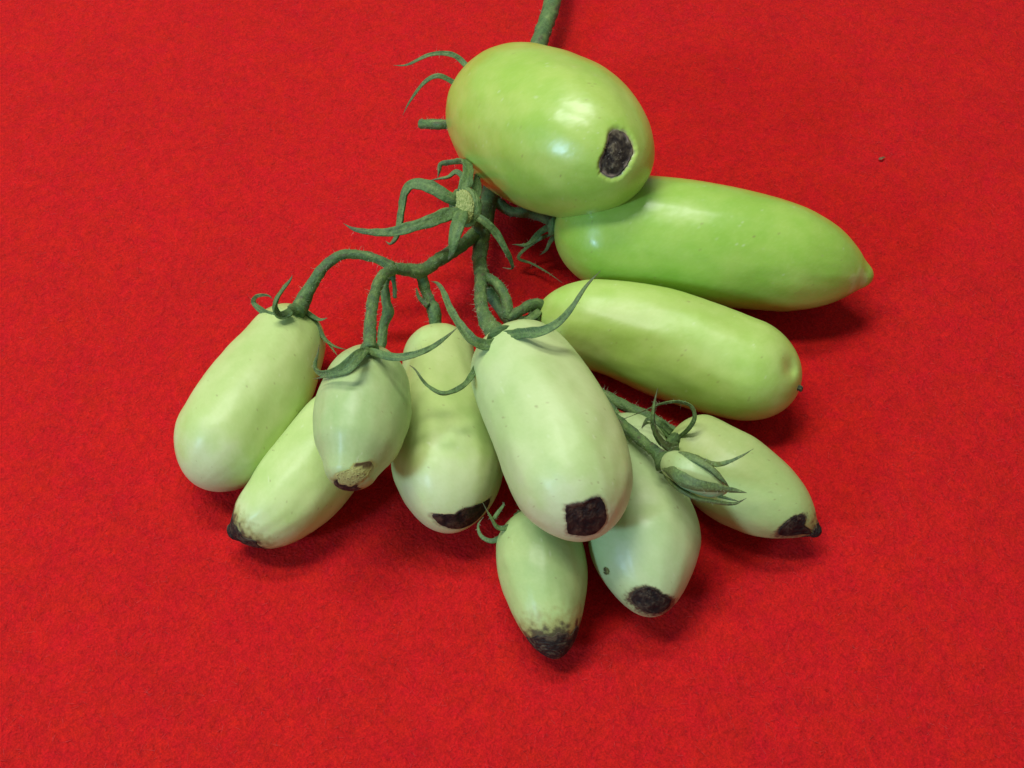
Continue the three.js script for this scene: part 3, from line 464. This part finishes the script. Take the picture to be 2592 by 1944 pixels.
  if (tip && !o.noCap) {                                       // a rotten tip: a shrivelled cap round the end
    const R = 44, C = 81, lp = [], lc = [], lu = [];
    for (let i = 0; i < R; i++) for (let j = 0; j < C; j++) {
      const th = j / (C - 1) * Math.PI * 2, e = tipEdge(th), q = i / (R - 1), t = Math.min(1, lerp(e - 0.004, 1, q)), p = V(surface(t, th)), c0 = V(along(F.axis, t)), n = p.clone().sub(c0); const nl = n.length(); if (nl > 1e-4) n.divideScalar(nl); else n.copy(V(along(F.axis, 1)).sub(V(along(F.axis, 0.97))).normalize());
      const fine = fbm(p.x * 1.1 + seed, p.y * 1.1, p.z * 1.1, 3), big = fbm(p.x * 0.4 + seed, p.y * 0.4, p.z * 0.4, 2);
      p.addScaledVector(n, i === 0 ? -0.25 : (0.13 + 0.3 * fine * smooth(0, 0.25, q)) * Math.min(1, 0.25 + nl / 3)); lp.push(p.x, p.y, p.z); lu.push(p.x / 28, p.z / 28);
      const c = mix3([0.02, 0.016, 0.012], [0.085, 0.066, 0.036], smooth(0.0, 0.55, fine * 0.7 + big * 0.9 + 0.3 * smooth(0.35, 0, q))); lc.push(...c);
    }
    const lg = gridGeometry(R, C, lp, lu, lc); seamNormals(lg, R, C); const cc = along(F.axis, (tip + 1) / 2); outward(lg, ...cc);
    part('rot_tip', toBase(lg, base), rotMaterial, root, 'shrivelled black rotten tip');
  }
  // calyx
  if (SEPALS[key]) {
    const knot = CALYX_KNOTS[key] ?? along(F.axis, 0.0), cg = new THREE.SphereGeometry(1, 18, 12); cg.scale(o.calyxSize ?? 2.6, 1.5, o.calyxSize ?? 2.6);
    const dir = V(along(F.axis, 0)).sub(V(along(F.axis, 0.06))).normalize(); cg.applyQuaternion(new THREE.Quaternion().setFromUnitVectors(new THREE.Vector3(0, 1, 0), dir)); cg.translate(knot[0] + dir.x * 0.4, knot[1] + dir.y * 0.4, knot[2] + dir.z * 0.4);
    { const c = [], p = cg.attributes.position, nn = cg.attributes.normal; for (let i = 0; i < p.count; i++) { const k = fbm(p.getX(i) * 0.9, p.getY(i) * 0.9, p.getZ(i) * 0.9, 2); c.push(...mix3(GREEN, PALE, Math.max(0, k))); p.setXYZ(i, p.getX(i) + nn.getX(i) * k * 0.5, p.getY(i) + nn.getY(i) * k * 0.5, p.getZ(i) + nn.getZ(i) * k * 0.5); } cg.setAttribute('color', new THREE.Float32BufferAttribute(c, 3)); }
    const calyx = part('calyx', toBase(cg, base), stemMaterial, root);
    for (const s of SEPALS[key]) part('sepal', sepalGeometry(s, base, o.sepal), sepalMaterial, calyx);
    const hr = part('calyx_hairs', hairs(SEPALS[key], base, 2.2, seed * 10 | 0), hairMaterial, calyx); hr.userData.kind = 'stuff';
  }
  return { root, base };
}
const PALE_GREEN = [0.43, 0.58, 0.175], PALE_ALT = [0.52, 0.64, 0.235], CREAM = [0.57, 0.645, 0.345];
tomato('A', { label: 'big egg-shaped green tomato with a dark brown hole, on top by the thick stem', base: [0.321, 0.512, 0.065], alt: [0.419, 0.567, 0.107], skin: glossySkin, lump: 0.014, facet: 0.004, calyxSize: 3 });
tomato('B', { label: 'long glossy green tomato with a clean pointed tip, lying under the big egg-shaped one', base: [0.27, 0.484, 0.051], alt: [0.353, 0.539, 0.084], skin: glossySkin, lump: 0.022, tipTone: [0.46, 0.62, 0.2], tipFrom: 0.95 });
{
  const { root, base } = tomato('C', { label: 'long pale green tomato with a dented end, beside the pointed glossy one', base: [0.372, 0.558, 0.098], alt: [0.465, 0.623, 0.158], skin: satinSkin, lump: 0.034, dents: [{ at: C_END_DENT, size: 4, depth: 1.7 }] });
  part('blossom_remnant', stemGeometry({ p: C_END_NIB, r: [0.9, 0.8, 0.35] }, base, [0.02, 0.015, 0.012]), stemMaterial, root, 'tiny dark dried blossom remnant');
}
tomato('D', { label: 'stout pale green tomato without any rot, on the outer edge of the bunch', base: PALE_GREEN, alt: PALE_ALT, tipTone: CREAM, lump: 0.03 });
tomato('E', { label: 'pale tomato with a pointed black shrivelled tip, lying under a small striped one', base: PALE_GREEN, alt: PALE_ALT, tipTone: CREAM, tipFrom: 0.6, lump: 0.02, tipTilt: 0.05, tipTurn: 1.2 });
tomato('F', { label: 'small grey-green striped tomato with a brown scorched tip, resting on its neighbour', base: [0.335, 0.474, 0.167], alt: [0.4, 0.512, 0.205], streak: 0.4, lump: 0.02, calyxSize: 2.2, tipHalo: 0.25 });
tomato('G', { label: 'pear-shaped pale tomato with a narrow neck and a black band at its base', base: PALE_GREEN, alt: PALE_ALT, tipTone: CREAM, lump: 0.025 });
tomato('H', { label: 'large pale tomato with a squarish black scab, lying on top of two others', base: [0.435, 0.575, 0.205], alt: [0.52, 0.632, 0.27], tipTone: CREAM, lump: 0.025, calyxSize: 3.5 });
tomato('I', { label: 'small green tomato with a whole black cone-shaped tip, under the large scabbed one', tipHalo: 1.4, base: [0.353, 0.502, 0.158], alt: [0.437, 0.558, 0.195], lump: 0.02, calyxSize: 2 });
tomato('J', { label: 'waisted pale tomato with a round fuzzy-edged black spot at its end', base: [0.391, 0.539, 0.214], alt: [0.474, 0.595, 0.279], lump: 0.03, dents: [{ at: J_CREASE, size: 5, depth: 0.9 }] });
tomato('K', { label: 'small green tomato with black rot beside a hooked nib, under the flower bud', base: [0.363, 0.502, 0.158], alt: [0.437, 0.539, 0.186], lump: 0.02, calyxSize: 2.2 });
FRUIT_SHAPES.L = OVARY;
tomato('L', { name: 'tomato_bud', category: 'fruit bud', body: 'fruitlet', label: 'tiny whitish fruitlet wrapped in long pointed green sepals', base: [0.353, 0.484, 0.186], alt: [0.428, 0.539, 0.233], lump: 0.02, calyxSize: 2.6, sepal: { tint: [0.15, 0.23, 0.06], dryFrom: 0.85, axis: along(OVARY.axis, 0.5) } });
{ // the stem with its branches and the calyx that has lost its fruit
  const base = [STEMS[0].p[7][0], 0, STEMS[0].p[7][2]], root = thing('tomato_vine', base.map((v) => v / 1000), 'hairy green tomato stem branching to all fruits, with one bare star-shaped calyx', 'stem');
  for (const s of STEMS) part(s.name, stemGeometry(s, base), stemMaterial, root);
  const h = part('stem_hairs', hairs(STEMS, base, 6, 77), hairMaterial, root); h.userData.kind = 'stuff';
  const facing = new THREE.Vector3(-0.25, 0.72, 0.64).normalize(), q = new THREE.Quaternion().setFromUnitVectors(new THREE.Vector3(0, 1, 0), facing);
  const knob = (rx, ry, rz, lift, bumpy, c0, c1, segs = 40) => {
    const g = new THREE.SphereGeometry(1, segs, segs / 2), p = g.attributes.position, c = [];
    for (let i = 0; i < p.count; i++) {
      const x = p.getX(i), y = p.getY(i), z = p.getZ(i), k = noise(x * 5, y * 5, z * 5) * 0.4 + noise(x * 11, y * 11, z * 11) * 0.6, s = 1 + bumpy * k;
      p.setXYZ(i, x * rx * s, y * ry * s, z * rz * s); c.push(...mix3(c0, c1, smooth(-0.4, 0.5, k)));
    }
    g.setAttribute('color', new THREE.Float32BufferAttribute(c, 3)); g.applyQuaternion(q); g.translate(BARE_CALYX_CENTRE[0] + facing.x * lift, BARE_CALYX_CENTRE[1] + facing.y * lift, BARE_CALYX_CENTRE[2] + facing.z * lift);
    g.computeVertexNormals(); return toBase(g, base);
  };
  const calyx = part('bare_calyx', knob(4.6, 2.2, 5.4, -2.2, 0.06, GREEN, PALE), stemMaterial, root, 'star-shaped green calyx whose fruit has come off');
  part('scar', knob(2.9, 0.9, 4.4, -0.5, 0.13, [0.18, 0.24, 0.05], [0.42, 0.46, 0.15], 90), new THREE.MeshStandardMaterial({ vertexColors: true, roughness: 0.85 }), calyx, 'pale grainy yellow scar where a fruit sat');
  for (const s of SEPALS.EMPTY) part('sepal', sepalGeometry(s, base, { dryFrom: 0.62 }), sepalMaterial, calyx);
  const ch = part('calyx_hairs', hairs(SEPALS.EMPTY, base, 2.2, 78), hairMaterial, calyx); ch.userData.kind = 'stuff';
}
// dry crumbs lying on the felt
CRUMBS.forEach(([x, z, size, turn, label]) => {
  const g = thing('dry_crumb', [x / 1000, 0.0003, z / 1000], label, 'crumb');
  const s = { p: [[-size, 0.3, 0], [-size * 0.3, 0.7, size * 0.2], [size * 0.4, 0.5, -size * 0.15], [size, 0.35, 0.1]], w: size * 0.35, th: 0.25, curl: 0.4 };
  part('flake', sepalGeometry(s, [0, 0, 0], { tint: [0.3, 0.07, 0.03], dryFrom: 0, dry: 0.5 }), sepalMaterial, g); g.rotation.y = turn;
});


renderer.render(scene, camera);
